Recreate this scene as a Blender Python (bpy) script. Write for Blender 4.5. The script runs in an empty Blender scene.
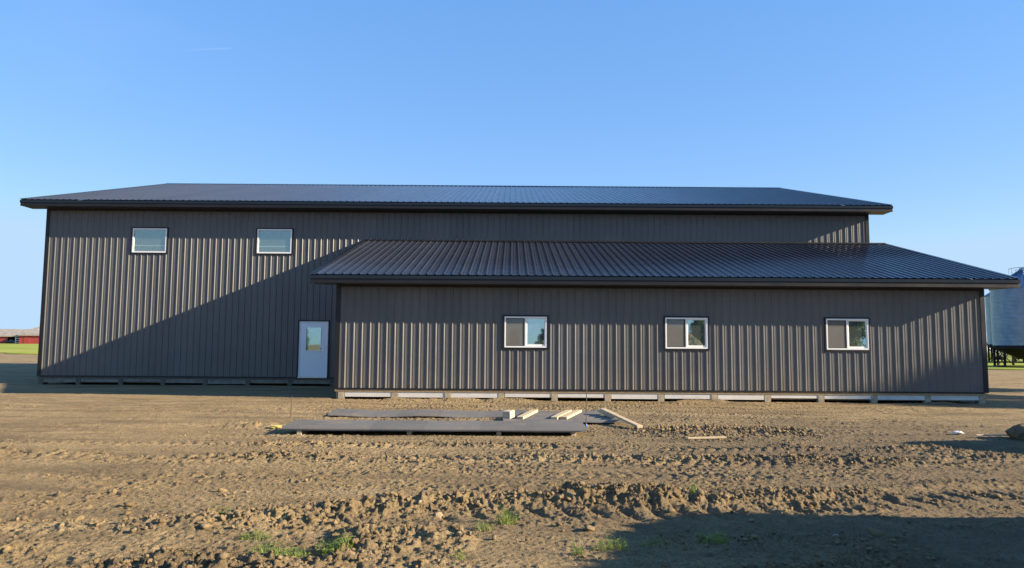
import bpy, bmesh, math, random
import numpy as np
from mathutils import Vector, Matrix, noise as mnoise

random.seed(7)
RNG = np.random.default_rng(7)
scene = bpy.context.scene
COL = scene.collection
PI = math.pi

# ------------------------------------------------------------------ measures (metres)
CAM = (-13.1918, -26.0421, 1.505)
L, R, O = 30.48, 0.60, 0.626          # main length, rake overhang, eave overhang
D, LL = 6.226, 18.09                  # lean-to depth and length
ZB = 0.30                             # bottom of the wall sheets
ZE1, ZE2 = 6.6915, 3.4202             # top of the eave, main and lean-to
FH = 0.246                            # fascia height
YR, ZR = 10.07, 9.717                 # main ridge
ZLT = 5.3476                          # top of the lean-to roof at the main wall
S1 = (ZR - ZE1) / (YR + O)
S2 = (ZLT - ZE2) / (D + O)
YBK = 2 * YR                          # back wall of the main shed
SUN_AZ, SUN_TEL = math.radians(78.3), 0.349
SUN_EL = math.atan(SUN_TEL)
SUN = Vector((math.sin(SUN_AZ) * math.cos(SUN_EL), -math.cos(SUN_AZ) * math.cos(SUN_EL), math.sin(SUN_EL)))

# ------------------------------------------------------------------ node helpers
def new_mat(name):
    m = bpy.data.materials.new(name)
    m.use_nodes = True
    nt = m.node_tree
    return m, nt, nt.nodes['Principled BSDF']

def nd(nt, typ, **kw):
    n = nt.nodes.new(typ)
    for k, v in kw.items():
        if k.startswith('i_'):
            n.inputs[k[2:].replace('_', ' ')].default_value = v
        else:
            setattr(n, k, v)
    return n

def noise_tex(nt, scale, detail=4, rough=.55, vec=None, dist=0):
    n = nd(nt, 'ShaderNodeTexNoise')
    n.inputs['Scale'].default_value = scale
    n.inputs['Detail'].default_value = detail
    n.inputs['Roughness'].default_value = rough
    n.inputs['Distortion'].default_value = dist
    if vec is None:
        g = nd(nt, 'ShaderNodeNewGeometry')
        vec = g.outputs['Position']
    nt.links.new(vec, n.inputs['Vector'])
    return n.outputs['Fac']

def ramp(nt, fac, stops):
    r = nd(nt, 'ShaderNodeValToRGB')
    e = r.color_ramp.elements
    while len(e) < len(stops):
        e.new(0.5)
    for el, (p, c) in zip(e, stops):
        el.position = p
        el.color = (*c, 1) if len(c) == 3 else c
    nt.links.new(fac, r.inputs['Fac'])
    return r.outputs['Color']

def mixc(nt, fac, a, b, mode='MIX'):
    m = nd(nt, 'ShaderNodeMix', data_type='RGBA', blend_type=mode)
    for sock, v in ((m.inputs[0], fac), (m.inputs[6], a), (m.inputs[7], b)):
        if hasattr(v, 'node'):
            nt.links.new(v, sock)
        else:
            sock.default_value = v if isinstance(v, float) else (*v, 1)
    return m.outputs[2]

def bump(nt, bsdf, h, strength, distance):
    b = nd(nt, 'ShaderNodeBump')
    b.inputs['Strength'].default_value = strength
    b.inputs['Distance'].default_value = distance
    nt.links.new(h, b.inputs['Height'])
    nt.links.new(b.outputs['Normal'], bsdf.inputs['Normal'])
    return b

def simple(name, col, rough=.6, metal=0.0, spec=.5, var=.15, scale=6.0, bmp=0.0, bscale=80.0):
    m, nt, b = new_mat(name)
    f = noise_tex(nt, scale, 5)
    lo = tuple(c * (1 - var) for c in col)
    hi = tuple(min(1, c * (1 + var)) for c in col)
    nt.links.new(ramp(nt, f, [(.3, lo), (.7, hi)]), b.inputs['Base Color'])
    b.inputs['Roughness'].default_value = rough
    b.inputs['Metallic'].default_value = metal
    b.inputs['Specular IOR Level'].default_value = spec
    if bmp:
        bump(nt, b, noise_tex(nt, bscale, 4), bmp, .01)
    return m

# ------------------------------------------------------------------ materials
def painted_steel(name, col, rough, spec=.5, dust=True, wav=.05):
    m, nt, b = new_mat(name)
    f = noise_tex(nt, .8, 5, .6)
    c = ramp(nt, f, [(.3, tuple(x * .92 for x in col)), (.7, tuple(x * 1.08 for x in col))])
    g = nd(nt, 'ShaderNodeNewGeometry')
    sp = nd(nt, 'ShaderNodeSeparateXYZ'); nt.links.new(g.outputs['Position'], sp.inputs[0])   # each 36-inch sheet its own tone
    dv = nd(nt, 'ShaderNodeMath', operation='DIVIDE'); nt.links.new(sp.outputs['X'], dv.inputs[0]); dv.inputs[1].default_value = .9144
    fl = nd(nt, 'ShaderNodeMath', operation='FLOOR'); nt.links.new(dv.outputs[0], fl.inputs[0])
    wn = nd(nt, 'ShaderNodeTexWhiteNoise', noise_dimensions='1D'); nt.links.new(fl.outputs[0], wn.inputs['W'])
    c = mixc(nt, 1.0, c, ramp(nt, wn.outputs['Value'], [(0, (.91, .91, .92)), (1, (1.08, 1.07, 1.06))]), 'MULTIPLY')
    if dust:   # splashed soil film along the foot of the sheets
        sx = nd(nt, 'ShaderNodeSeparateXYZ')
        nt.links.new(g.outputs['Position'], sx.inputs[0])
        mr = nd(nt, 'ShaderNodeMapRange')
        mr.inputs['From Min'].default_value = ZB
        mr.inputs['From Max'].default_value = 1.1
        mr.inputs['To Min'].default_value = .34
        mr.inputs['To Max'].default_value = 0
        nt.links.new(sx.outputs['Z'], mr.inputs['Value'])
        mu = nd(nt, 'ShaderNodeMath', operation='MULTIPLY')
        nt.links.new(mr.outputs[0], mu.inputs[0])
        nt.links.new(noise_tex(nt, 3.0, 6, .7), mu.inputs[1])
        c = mixc(nt, mu.outputs[0], c, (.24, .18, .12))
    nt.links.new(c, b.inputs['Base Color'])
    rr = ramp(nt, noise_tex(nt, 2.3, 5, .6), [(.3, (rough * .85,) * 3), (.7, (rough * 1.2,) * 3)])
    nt.links.new(rr, b.inputs['Roughness'])
    b.inputs['Specular IOR Level'].default_value = spec
    if wav:    # slight oil-canning
        bump(nt, b, noise_tex(nt, 1.7, 2, .4), wav, .02)
    return m

M = {}
M['siding'] = painted_steel('charcoal_siding', (.098, .098, .099), .38, .45)
M['roofing'] = painted_steel('charcoal_roofing', (.030, .034, .047), .22, .38, False, .015)
M['trim'] = painted_steel('black_trim', (.011, .011, .014), .45, .35, False, 0)
M['fascia'] = painted_steel('charcoal_fascia', (.006, .0085, .015), .25, .45, False, 0)
M['soffit'] = simple('soffit_steel', (.022, .024, .03), .5, var=.05)
M['plank'] = simple('treated_plank', (.36, .26, .14), .85, var=.25, scale=9)
M['dimboard'] = simple('shaded_skirt_board', (.21, .185, .15), .9, var=.3, scale=5)  # skirt board colour darkened to hold the shade on the main footing
M['dimplank'] = simple('shaded_dark_plank', (.12, .10, .08), .9, var=.25, scale=9)  # plank and post colour darkened for the shade below the main wall
M['post'] = simple('weathered_post', (.34, .285, .20), .9, var=.25, scale=12)
M['skirt'] = simple('white_skirt_board', (.58, .56, .52), .7, var=.10, scale=3)
M['vinyl'] = simple('white_vinyl', (.80, .80, .79), .35, var=.02)
M['doorpaint'] = simple('white_door_paint', (.80, .83, .86), .4, var=.03, scale=2)
M['steel'] = simple('brushed_steel', (.6, .6, .6), .3, 1.0, var=.05)
M['lumber'] = simple('fresh_lumber', (.50, .385, .24), .75, var=.15, scale=14)
M['oldlumber'] = simple('grey_lumber', (.46, .38, .28), .85, var=.2, scale=14)
M['sheet'] = painted_steel('stacked_sheet_paint', (.15, .146, .142), .5, .4, False, 0)
_nt = M['sheet'].node_tree; _b = _nt.nodes['Principled BSDF']; _l = _b.inputs['Base Color'].links[0].from_socket
_nt.links.new(mixc(_nt, ramp(_nt, noise_tex(_nt, 2.6, 7, .7), [(.5, (0, 0, 0)), (.7, (.3, .3, .3))]), _l, (.36, .27, .16)), _b.inputs['Base Color'])
M['rubber'] = simple('black_rubber', (.022, .021, .02), .8, var=.3, scale=20)
M['yellow'] = simple('yellow_plastic', (.50, .40, .12), .6, var=.2, scale=30)
M['bluecap'] = simple('blue_plastic', (.08, .13, .45), .5, var=.1)
M['rust'] = simple('rusty_bar', (.09, .06, .045), .8, var=.4, scale=30)
M['paper'] = simple('white_scrap', (.72, .70, .66), .8, var=.08)
M['red'] = simple('red_barn_siding', (.36, .05, .045), .75, var=.18, scale=1.3)
M['barnroof'] = simple('weathered_barn_roof', (.29, .255, .215), .8, var=.3, scale=.9)
M['dark'] = simple('dark_machine_paint', (.03, .035, .05), .4, var=.3)
M['trunk'] = simple('bark', (.10, .075, .055), .9, var=.4, scale=8, bmp=.6, bscale=25)
M['hopper'] = simple('dark_hopper_steel', (.016, .017, .02), .85, spec=.15, var=.2)
M['whitetank'] = simple('white_tank_paint', (.74, .74, .72), .4, var=.05)

def leaf_mat(name, lo, hi, scale):
    m, nt, b = new_mat(name)
    g = nd(nt, 'ShaderNodeNewGeometry')
    f = mixc(nt, .5, noise_tex(nt, scale, 3), g.outputs['Random Per Island'])
    nt.links.new(ramp(nt, f, [(.25, lo), (.75, hi)]), b.inputs['Base Color'])
    b.inputs['Roughness'].default_value = .6
    b.inputs['Transmission Weight'].default_value = 0
    tr = nd(nt, 'ShaderNodeBsdfTranslucent')
    tr.inputs['Color'].default_value = (hi[0] * 1.3, hi[1] * 1.3, hi[2], 1)
    mx = nd(nt, 'ShaderNodeMixShader')
    mx.inputs[0].default_value = .3
    nt.links.new(b.outputs[0], mx.inputs[1])
    nt.links.new(tr.outputs[0], mx.inputs[2])
    nt.links.new(mx.outputs[0], nt.nodes['Material Output'].inputs[0])
    return m
M['leaf'] = leaf_mat('tree_leaves', (.045, .075, .025), (.12, .165, .055), .8)
M['weed'] = leaf_mat('weed_leaves', (.08, .13, .025), (.25, .32, .07), 9)

def grass_field_mat():
    m, nt, b = new_mat('field_grass')
    f = noise_tex(nt, .06, 6, .65)
    nt.links.new(ramp(nt, f, [(.3, (.15, .21, .03)), (.55, (.30, .33, .055)), (.75, (.38, .34, .09))]), b.inputs['Base Color'])
    b.inputs['Roughness'].default_value = .9
    b.inputs['Specular IOR Level'].default_value = .1
    return m
M['field'] = grass_field_mat()

def glass(name, tint, refl):
    m, nt, b = new_mat(name)
    nt.nodes.remove(b)
    gl = nd(nt, 'ShaderNodeBsdfGlossy')
    gl.inputs['Color'].default_value = (*tint, 1)
    gl.inputs['Roughness'].default_value = .015
    tr = nd(nt, 'ShaderNodeBsdfTransparent')
    tr.inputs['Color'].default_value = (.78, .84, .82, 1)
    mx = nd(nt, 'ShaderNodeMixShader')
    mx.inputs[0].default_value = refl
    nt.links.new(tr.outputs[0], mx.inputs[1])
    nt.links.new(gl.outputs[0], mx.inputs[2])
    df = nd(nt, 'ShaderNodeBsdfDiffuse'); df.inputs['Color'].default_value = (.45, .50, .50, 1)   # dust film
    mx2 = nd(nt, 'ShaderNodeMixShader'); mx2.inputs[0].default_value = .09
    nt.links.new(mx.outputs[0], mx2.inputs[1]); nt.links.new(df.outputs[0], mx2.inputs[2])
    bp = nd(nt, 'ShaderNodeBump')
    bp.inputs['Strength'].default_value = .03
    bp.inputs['Distance'].default_value = .01
    nt.links.new(noise_tex(nt, 2.2, 1), bp.inputs['Height'])
    nt.links.new(bp.outputs[0], gl.inputs['Normal'])
    nt.links.new(mx2.outputs[0], nt.nodes['Material Output'].inputs[0])
    return m
M['glass'] = glass('coated_glass', (.72, .92, .88), .46)
M['glassup'] = glass('coated_glass_clear', (.76, .90, .88), .24)

def screen_mat():
    m, nt, b = new_mat('insect_screen')
    b.inputs['Base Color'].default_value = (.17, .16, .15, 1)
    b.inputs['Roughness'].default_value = .7
    tr = nd(nt, 'ShaderNodeBsdfTransparent')
    mx = nd(nt, 'ShaderNodeMixShader')
    mx.inputs[0].default_value = .72
    nt.links.new(tr.outputs[0], mx.inputs[1])
    nt.links.new(b.outputs[0], mx.inputs[2])
    nt.links.new(mx.outputs[0], nt.nodes['Material Output'].inputs[0])
    return m
M['screen'] = screen_mat()

def soil(name, clod=False):
    m, nt, b = new_mat(name)
    big = noise_tex(nt, .35, 5, .6)
    mid = noise_tex(nt, 3.0, 6, .65)
    fine = noise_tex(nt, 45.0, 5, .7)
    grit = noise_tex(nt, 140.0, 3, .7)
    c = ramp(nt, mid, [(.25, (.285, .207, .112)), (.5, (.38, .283, .155)), (.75, (.465, .358, .202))])
    c = mixc(nt, ramp(nt, big, [(.42, (0, 0, 0)), (.68, (.55, .55, .55))]), c, (.265, .192, .100))
    gp = nd(nt, 'ShaderNodeNewGeometry'); mpg = nd(nt, 'ShaderNodeMapping'); mpg.inputs['Scale'].default_value = (.35, 1.5, 1)
    nt.links.new(gp.outputs['Position'], mpg.inputs[0])
    band = noise_tex(nt, 1.0, 7, .68, mpg.outputs[0], .6)
    c = mixc(nt, ramp(nt, band, [(.44, (0, 0, 0)), (.62, (.85, .85, .85))]), c, (.185, .142, .088))
    # churned soil darkens to the right; the big shadow's dark is coloured in too
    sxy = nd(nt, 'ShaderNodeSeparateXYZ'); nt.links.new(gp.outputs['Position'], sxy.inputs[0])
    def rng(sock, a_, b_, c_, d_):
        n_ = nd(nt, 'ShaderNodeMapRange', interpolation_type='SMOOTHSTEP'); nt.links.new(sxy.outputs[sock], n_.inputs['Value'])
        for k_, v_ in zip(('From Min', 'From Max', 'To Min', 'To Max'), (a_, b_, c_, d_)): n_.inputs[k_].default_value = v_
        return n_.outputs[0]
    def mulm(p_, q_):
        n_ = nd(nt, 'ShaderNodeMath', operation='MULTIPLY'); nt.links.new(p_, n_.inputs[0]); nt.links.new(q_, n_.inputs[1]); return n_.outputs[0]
    churn_shade = mulm(mulm(rng('X', -14.5, -8.5, 0, 1), rng('Y', -9.5, -14, 0, 1)), ramp(nt, mid, [(.25, (.85, .85, .85)), (.75, (.35, .35, .35))]))
    c = mixc(nt, churn_shade, c, (.165, .130, .088))
    c = mixc(nt, ramp(nt, band, [(.30, (.5, .5, .5)), (.40, (0, 0, 0))]), c, (.47, .375, .225))
    c = mixc(nt, ramp(nt, fine, [(.38, (.7, .7, .7)), (.56, (0, 0, 0))]), c, (.15, .108, .062))
    c = mixc(nt, ramp(nt, grit, [(.66, (0, 0, 0)), (.74, (.6, .6, .6))]), c, (.50, .42, .30))
    if clod:
        g = nd(nt, 'ShaderNodeNewGeometry')
        c = mixc(nt, .6, c, ramp(nt, g.outputs['Random Per Island'],
                 [(0, (.205, .146, .080)), (.6, (.36, .262, .142)), (.985, (.43, .325, .185)), (1, (.55, .48, .38))]))
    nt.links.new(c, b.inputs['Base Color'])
    b.inputs['Roughness'].default_value = .95
    b.inputs['Specular IOR Level'].default_value = .12
    crumb = noise_tex(nt, 24.0, 6, .75)
    h = mixc(nt, .35, crumb, grit)
    bump(nt, b, h, 1.0, .055)
    return m
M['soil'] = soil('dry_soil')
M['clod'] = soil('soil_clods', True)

def galv():
    m, nt, b = new_mat('galvanised_steel')
    f = noise_tex(nt, 2.0, 4, .6)
    nt.links.new(ramp(nt, f, [(.3, (.18, .245, .35)), (.7, (.26, .33, .44))]), b.inputs['Base Color'])
    b.inputs['Metallic'].default_value = .85
    b.inputs['Roughness'].default_value = .38
    return m
M['galv'] = galv()

# ------------------------------------------------------------------ mesh builder
class MB:
    def __init__(s):
        s.v, s.f = [], []
    def quad(s, a, b, c, d):
        n = len(s.v); s.v += [a, b, c, d]; s.f.append((n, n + 1, n + 2, n + 3)); return s
    def box(s, x0, x1, y0, y1, z0, z1, bev=0.0):
        n = len(s.v)
        s.v += [(x, y, z) for z in (z0, z1) for y in (y0, y1) for x in (x0, x1)]
        s.f += [tuple(n + i for i in q) for q in ((0, 2, 3, 1), (4, 5, 7, 6), (0, 1, 5, 4), (2, 6, 7, 3), (0, 4, 6, 2), (1, 3, 7, 5))]
        return s
    def hexa(s, p):      # 8 points, same order as box
        n = len(s.v); s.v += [tuple(q) for q in p]
        s.f += [tuple(n + i for i in q) for q in ((0, 2, 3, 1), (4, 5, 7, 6), (0, 1, 5, 4), (2, 6, 7, 3), (0, 4, 6, 2), (1, 3, 7, 5))]
        return s
    def obox(s, a, b, w, h, roll=0.0, up=(0, 0, 1)):   # beam from a to b
        a, b = Vector(a), Vector(b); d = (b - a).normalized()
        upv = Vector(up)
        if abs(d.dot(upv)) > .98: upv = Vector((0, 1, 0))
        x = d.cross(upv).normalized(); y = x.cross(d).normalized()
        if roll:
            q = Matrix.Rotation(roll, 3, d); x, y = q @ x, q @ y
        P = []
        for c in (a, b):
            for sy in (-1, 1):
                for sx in (-1, 1):
                    P.append(c + x * sx * w / 2 + y * sy * h / 2)
        return s.hexa(P)
    def tube(s, pts, r, n=8, cap=True):
        rings = []
        pts = [Vector(p) for p in pts]
        for i, p in enumerate(pts):
            d = (pts[min(i + 1, len(pts) - 1)] - pts[max(i - 1, 0)]).normalized()
            u = Vector((0, 0, 1)) if abs(d.z) < .9 else Vector((1, 0, 0))
            x = d.cross(u).normalized(); y = x.cross(d)
            rr = r[i] if isinstance(r, (list, tuple)) else r
            k = len(s.v)
            s.v += [tuple(p + (x * math.cos(2 * PI * j / n) + y * math.sin(2 * PI * j / n)) * rr) for j in range(n)]
            rings.append(k)
        for a, b in zip(rings, rings[1:]):
            for j in range(n):
                s.f.append((a + j, a + (j + 1) % n, b + (j + 1) % n, b + j))
        if cap:
            s.f.append(tuple(rings[0] + j for j in range(n))[::-1]); s.f.append(tuple(rings[-1] + j for j in range(n)))
        return s
    def lathe(s, prof, n=48, c=(0, 0, 0)):
        k = len(s.v); m = len(prof)
        for j in range(n):
            a = 2 * PI * j / n
            s.v += [(c[0] + r * math.cos(a), c[1] + r * math.sin(a), c[2] + z) for r, z in prof]
        for j in range(n):
            a, b = k + j * m, k + ((j + 1) % n) * m
            for i in range(m - 1):
                s.f.append((a + i, b + i, b + i + 1, a + i + 1))
        return s

def wloc(o):
    v = Vector((0, 0, 0))
    while o is not None:
        v += o.location; o = o.parent
    return v

def link_mesh(name, me, mat, parent=None, smooth=False):
    if mat is not None: me.materials.append(mat)
    o = bpy.data.objects.new(name, me); COL.objects.link(o)
    if parent is not None: o.parent = parent
    if smooth:
        for p in me.polygons: p.use_smooth = True
    return o

def obj(name, mb, mat, parent=None, bevel=0.0, smooth=False, origin=None):
    """one mesh object; builder coordinates are world, moved into the parent's frame"""
    off = wloc(parent) if parent is not None else Vector(origin or (0, 0, 0))
    me = bpy.data.meshes.new(name)
    me.from_pydata([(x - off[0], y - off[1], z - off[2]) for x, y, z in mb.v], [], mb.f)
    bm = bmesh.new(); bm.from_mesh(me)
    bmesh.ops.recalc_face_normals(bm, faces=bm.faces)
    bm.to_mesh(me); bm.free()
    o = link_mesh(name, me, mat, parent, smooth)
    if parent is None and origin: o.location = origin
    if bevel:
        b = o.modifiers.new('bevel', 'BEVEL'); b.width = bevel; b.segments = 2; b.limit_method = 'ANGLE'
    return o

def tag(o, label, cat, group=None):
    o['label'] = label; o['category'] = cat
    if group: o['group'] = group
    return o

def thing(name, label, cat, loc, group=None):
    o = bpy.data.objects.new(name, None); COL.objects.link(o); o.location = loc
    o.empty_display_size = .3
    return tag(o, label, cat, group)

def copy_tree(o, parent=None):
    c = o.copy(); COL.objects.link(c)
    if parent is not None: c.parent = parent
    for ch in list(o.children): copy_tree(ch, c)
    return c

# ------------------------------------------------------------------ ribbed steel sheet
PITCH, RH = 0.2286, 0.019
def rib_profile(a, b, start=0.0):
    """(position, height) along a panel run"""
    pts = []
    k0 = int((a - start) / PITCH) - 1
    k1 = int((b - start) / PITCH) + 1
    for k in range(k0, k1 + 1):
        c = start + k * PITCH
        pts += [(c - .029, 0), (c - .009, RH), (c + .009, RH), (c + .029, 0)]
        for q in (PITCH / 3, 2 * PITCH / 3):
            pts += [(c + q - .012, 0), (c + q - .004, .0035), (c + q + .004, .0035), (c + q + .012, 0)]
    pts.sort()
    xs = [p[0] for p in pts]; hs = [p[1] for p in pts]
    out = [(a, float(np.interp(a, xs, hs)))] + [p for p in pts if a < p[0] < b] + [(b, float(np.interp(b, xs, hs)))]
    return out, xs, hs

def ribbed(a, b, zbot, ztop, place, holes=(), start=0.0):
    """place(t, h, z) -> point. ztop may be a function of t. holes = (t0, t1, z0, z1)"""
    prof, xs, hs = rib_profile(a, b, start)
    ts = sorted(set([p[0] for p in prof] + [q for h in holes for q in h[:2]]))
    hf = lambda t: float(np.interp(t, xs, hs))
    zt = ztop if callable(ztop) else (lambda t: ztop)
    mb = MB()
    zs = sorted(set([q for h in holes for q in h[2:]]))
    for t0, t1 in zip(ts, ts[1:]):
        lv = [zbot] + zs
        for i, z0 in enumerate(lv):
            last = i == len(lv) - 1
            tm, zm = (t0 + t1) / 2, (z0 + (lv[i + 1] if not last else zt((t0 + t1) / 2))) / 2
            if any(h[0] < tm < h[1] and h[2] < zm < h[3] for h in holes): continue
            za, zb = (zt(t0), zt(t1)) if last else (lv[i + 1],) * 2
            mb.quad(place(t0, hf(t0), z0), place(t1, hf(t1), z0), place(t1, hf(t1), zb), place(t0, hf(t0), za))
    return mb

# ------------------------------------------------------------------ the metal building
B = thing('metal_building', 'long charcoal ribbed metal shed with a lower lean-to wing along its front', 'building', (-15.24, 0, 0))
LW = [(-13.404, -12.216), (-8.921, -7.733), (-4.436, -3.248)]
LWZ = (1.455, 2.322)
MW = [(-27.27, -25.995), (-22.65, -21.36)]
MWZ = (4.842, 5.752)
DX, DZ = (-20.985, -19.925), (0.318, 2.345)

e = .05
lean_holes = [(a, b, LWZ[0], LWZ[1]) for a, b in LW]
main_holes = [(a, b, MWZ[0], MWZ[1]) for a, b in MW] + [(DX[0], DX[1], DZ[0], DZ[1])]
obj('front_wall', ribbed(-L, 0, ZB, ZE1 - FH, lambda t, h, z: (t, -h, z), main_holes, .05), M['siding'], B)
obj('lean_to_wall', ribbed(-LL, 0, ZB, ZE2 - FH, lambda t, h, z: (t, -D - h, z), lean_holes, -.005), M['siding'], B)
gab = lambda y: (ZE1 + S1 * (y + O) if y < YR else ZE1 + S1 * (YBK - y + O)) - .22
def gable(x, sgn):
    m = ribbed(0, YR, ZB, gab, lambda t, h, z: (x + sgn * h, t, z))
    m2 = ribbed(YR, YBK, ZB, gab, lambda t, h, z: (x + sgn * h, t, z))
    n = len(m.v); m.v += m2.v; m.f += [tuple(i + n for i in f) for f in m2.f]
    return m
obj('gable_wall', gable(-L, -1), M['siding'], B)
obj('gable_wall', gable(0, 1), M['siding'], B)
obj('back_wall', ribbed(-L, 0, ZB, ZE1 - FH, lambda t, h, z: (t, YBK + h, z)), M['siding'], B)
leanend = lambda y: ZE2 + S2 * (y + D + O) - .22
obj('lean_to_end_wall', ribbed(-D, -.03, ZB, leanend, lambda t, h, z: (-LL - h, t, z)), M['siding'], B)
obj('lean_to_end_wall', ribbed(-D, -.03, ZB, leanend, lambda t, h, z: (h, t, z)), M['siding'], B)

# roofs: ribs run down the slope
def roof_sheet(x0, x1, y0, z0, y1, z1, start=0.0):
    d = Vector((0, y1 - y0, z1 - z0)).normalized(); n = Vector((0, -d.z, d.y))
    if n.z < 0: n = -n
    prof, _, _ = rib_profile(x0, x1, start)
    mb = MB(); prof = [(t, h * 1.45) for t, h in prof]
    for (a, ha), (b, hb) in zip(prof, prof[1:]):
        mb.quad((a, y0 + n.y * ha, z0 + n.z * ha), (b, y0 + n.y * hb, z0 + n.z * hb), (b, y1 + n.y * hb, z1 + n.z * hb), (a, y1 + n.y * ha, z1 + n.z * ha))
    return mb
YB1 = YBK + O
obj('roof', roof_sheet(-L - R, R, -O - .04, ZE1 - .011, YR, ZR), M['roofing'], B)
obj('roof', roof_sheet(-L - R, R, YB1 + .04, ZE1 - .011, YR, ZR), M['roofing'], B)
obj('lean_to_roof', roof_sheet(-LL - R, R, -D - O - .04, ZE2 - .011, -.022, ZLT - .006, .03), M['roofing'], B)
# ridge cap
mb = MB()
for sg in (-1, 1):
    y0, y1 = YR, YR + sg * .17
    mb.hexa([(-L - R - .02, y0, ZR + .022), (R + .02, y0, ZR + .022), (-L - R - .02, y1, ZR + .022 - .17 * S1), (R + .02, y1, ZR + .022 - .17 * S1),
             (-L - R - .02, y0, ZR + .045), (R + .02, y0, ZR + .045), (-L - R - .02, y1, ZR + .03 - .17 * S1), (R + .02, y1, ZR + .03 - .17 * S1)])
obj('ridge_cap', mb, M['fascia'], B)
# head flashing of the lean-to roof against the main wall
mb = MB(); mb.box(-LL - R, R, -.036, -.021, ZLT - .02, ZLT + .05)
mb.hexa([(-LL - R, -.15, ZLT - .018), (R, -.15, ZLT - .018), (-LL - R, -.037, ZLT + .014), (R, -.037, ZLT + .014),
         (-LL - R, -.15, ZLT - .010), (R, -.15, ZLT - .010), (-LL - R, -.037, ZLT + .024), (R, -.037, ZLT + .024)])
obj('head_flashing', mb, M['trim'], B)

# eave trim, fascia, soffit, rake trim
def eave(x0, x1, yf, ze, ywall, inward):
    s = inward
    mb = MB(); mb.box(x0 - .012, x1 + .012, min(yf - s * .022, yf + s * .02), max(yf - s * .022, yf + s * .02), ze - .125, ze - .028)
    obj('eave_trim', mb, M['fascia'], B, .004)
    mb = MB(); mb.box(x0, x1, min(yf, yf + s * .03), max(yf, yf + s * .03), ze - FH, ze - .1255)
    obj('fascia', mb, M['trim'], B, .003)
    mb = MB(); mb.box(x0 + .032, x1 - .032, min(yf + s * .031, ywall - s * .001), max(yf + s * .031, ywall - s * .001), ze - FH + .004, ze - FH + .014)
    obj('soffit', mb, M['soffit'], B)
eave(-L - R, R, -O, ZE1, 0, 1)
eave(-L - R, R, YB1, ZE1, YBK, -1)
eave(-LL - R, R, -D - O, ZE2, -D, 1)

def rake(x, ya, za, yb, zb, xin):
    """sloped board at x from (ya,za) up to (yb,zb), and its soffit in to xin"""
    t = .03 if x > xin else -.03
    xs = sorted((x, x - t))
    mb = MB()
    mb.hexa([(xs[0], ya, za - .215), (xs[1], ya, za - .215), (xs[0], yb, zb - .215), (xs[1], yb, zb - .215),
             (xs[0], ya, za + .006), (xs[1], ya, za + .006), (xs[0], yb, zb + .006), (xs[1], yb, zb + .006)])
    xs2 = sorted((x + (.012 if x > xin else -.012), x - (.08 if x > xin else -.08)))
    mb.hexa([(xs2[0], ya, za + .021), (xs2[1], ya, za + .021), (xs2[0], yb, zb + .021), (xs2[1], yb, zb + .021),
             (xs2[0], ya, za + .03), (xs2[1], ya, za + .03), (xs2[0], yb, zb + .03), (xs2[1], yb, zb + .03)])
    obj('rake_trim', mb, M['fascia'], B)
    xs = sorted((x - t * 1.05, xin))
    mb = MB()
    mb.hexa([(xs[0], ya, za - .205), (xs[1], ya, za - .205), (xs[0], yb, zb - .205), (xs[1], yb, zb - .205),
             (xs[0], ya, za - .195), (xs[1], ya, za - .195), (xs[0], yb, zb - .195), (xs[1], yb, zb - .195)])
    obj('rake_soffit', mb, M['soffit'], B)
for x, xin in ((-L - R, -L - .001), (R, .001)):
    rake(x, -O + .033, ZE1, YR - .001, ZR, xin)
    rake(x, YB1 - .033, ZE1, YR + .001, ZR, xin)
for x, xin in ((-LL - R, -LL - .001), (R, .001)):
    rake(x, -D - O + .033, ZE2, -.04, ZLT, xin)

# corner and base trim
def corner(x, y, sx, sy, z1):
    mb = MB(); w, p = .10, .024
    xa, xb = sorted((x + sx * p, x - sx * w)); ya, yb = sorted((y + sy * p, y + sy * (p - .006)))
    mb.box(xa, xb, ya, yb, ZB - .012, z1)
    xa, xb = sorted((x + sx * p, x + sx * (p - .006))); ya, yb = sorted((y + sy * (p - .007), y - sy * w))
    mb.box(xa, xb, ya, yb, ZB - .012, z1)
    obj('corner_trim', mb, M['trim'], B)
corner(-L, 0, -1, -1, ZE1 - FH + .002); corner(0, 0, 1, -1, ZE1 - FH + .002)
corner(-L, YBK, -1, 1, ZE1 - FH + .002); corner(0, YBK, 1, 1, ZE1 - FH + .002)
corner(-LL, -D, -1, -1, ZE2 - FH + .002); corner(0, -D, 1, -1, ZE2 - FH + .002)
mb = MB(); mb.box(-LL + .1, -.1, -D - .026, -D - .0195, ZB - .028, ZB + .014); mb.box(-LL + .1, -.1, -D - .034, -D - .0265, ZB - .028, ZB - .016)
obj('base_trim', mb, M['trim'], B)
mb = MB(); mb.box(-L + .1, -LL - .1, -.026, -.0195, ZB - .028, ZB + .014); mb.box(-L + .1, -LL - .1, -.034, -.0265, ZB - .028, ZB - .016)
obj('base_trim', mb, M['trim'], B)
mb = MB(); mb.box(-L + .1, -LL - .15, -.028, -.020, ZE1 - FH - .05, ZE1 - FH + .003); mb.box(-LL - .149, -.1, -.028, -.020, ZE1 - FH - .05, ZE1 - FH + .003)
obj('wall_top_trim', mb, M['trim'], B)
mb = MB(); mb.box(-LL + .1, -.1, -D - .028, -D - .020, ZE2 - FH - .05, ZE2 - FH + .003)
obj('wall_top_trim', mb, M['trim'], B)

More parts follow.
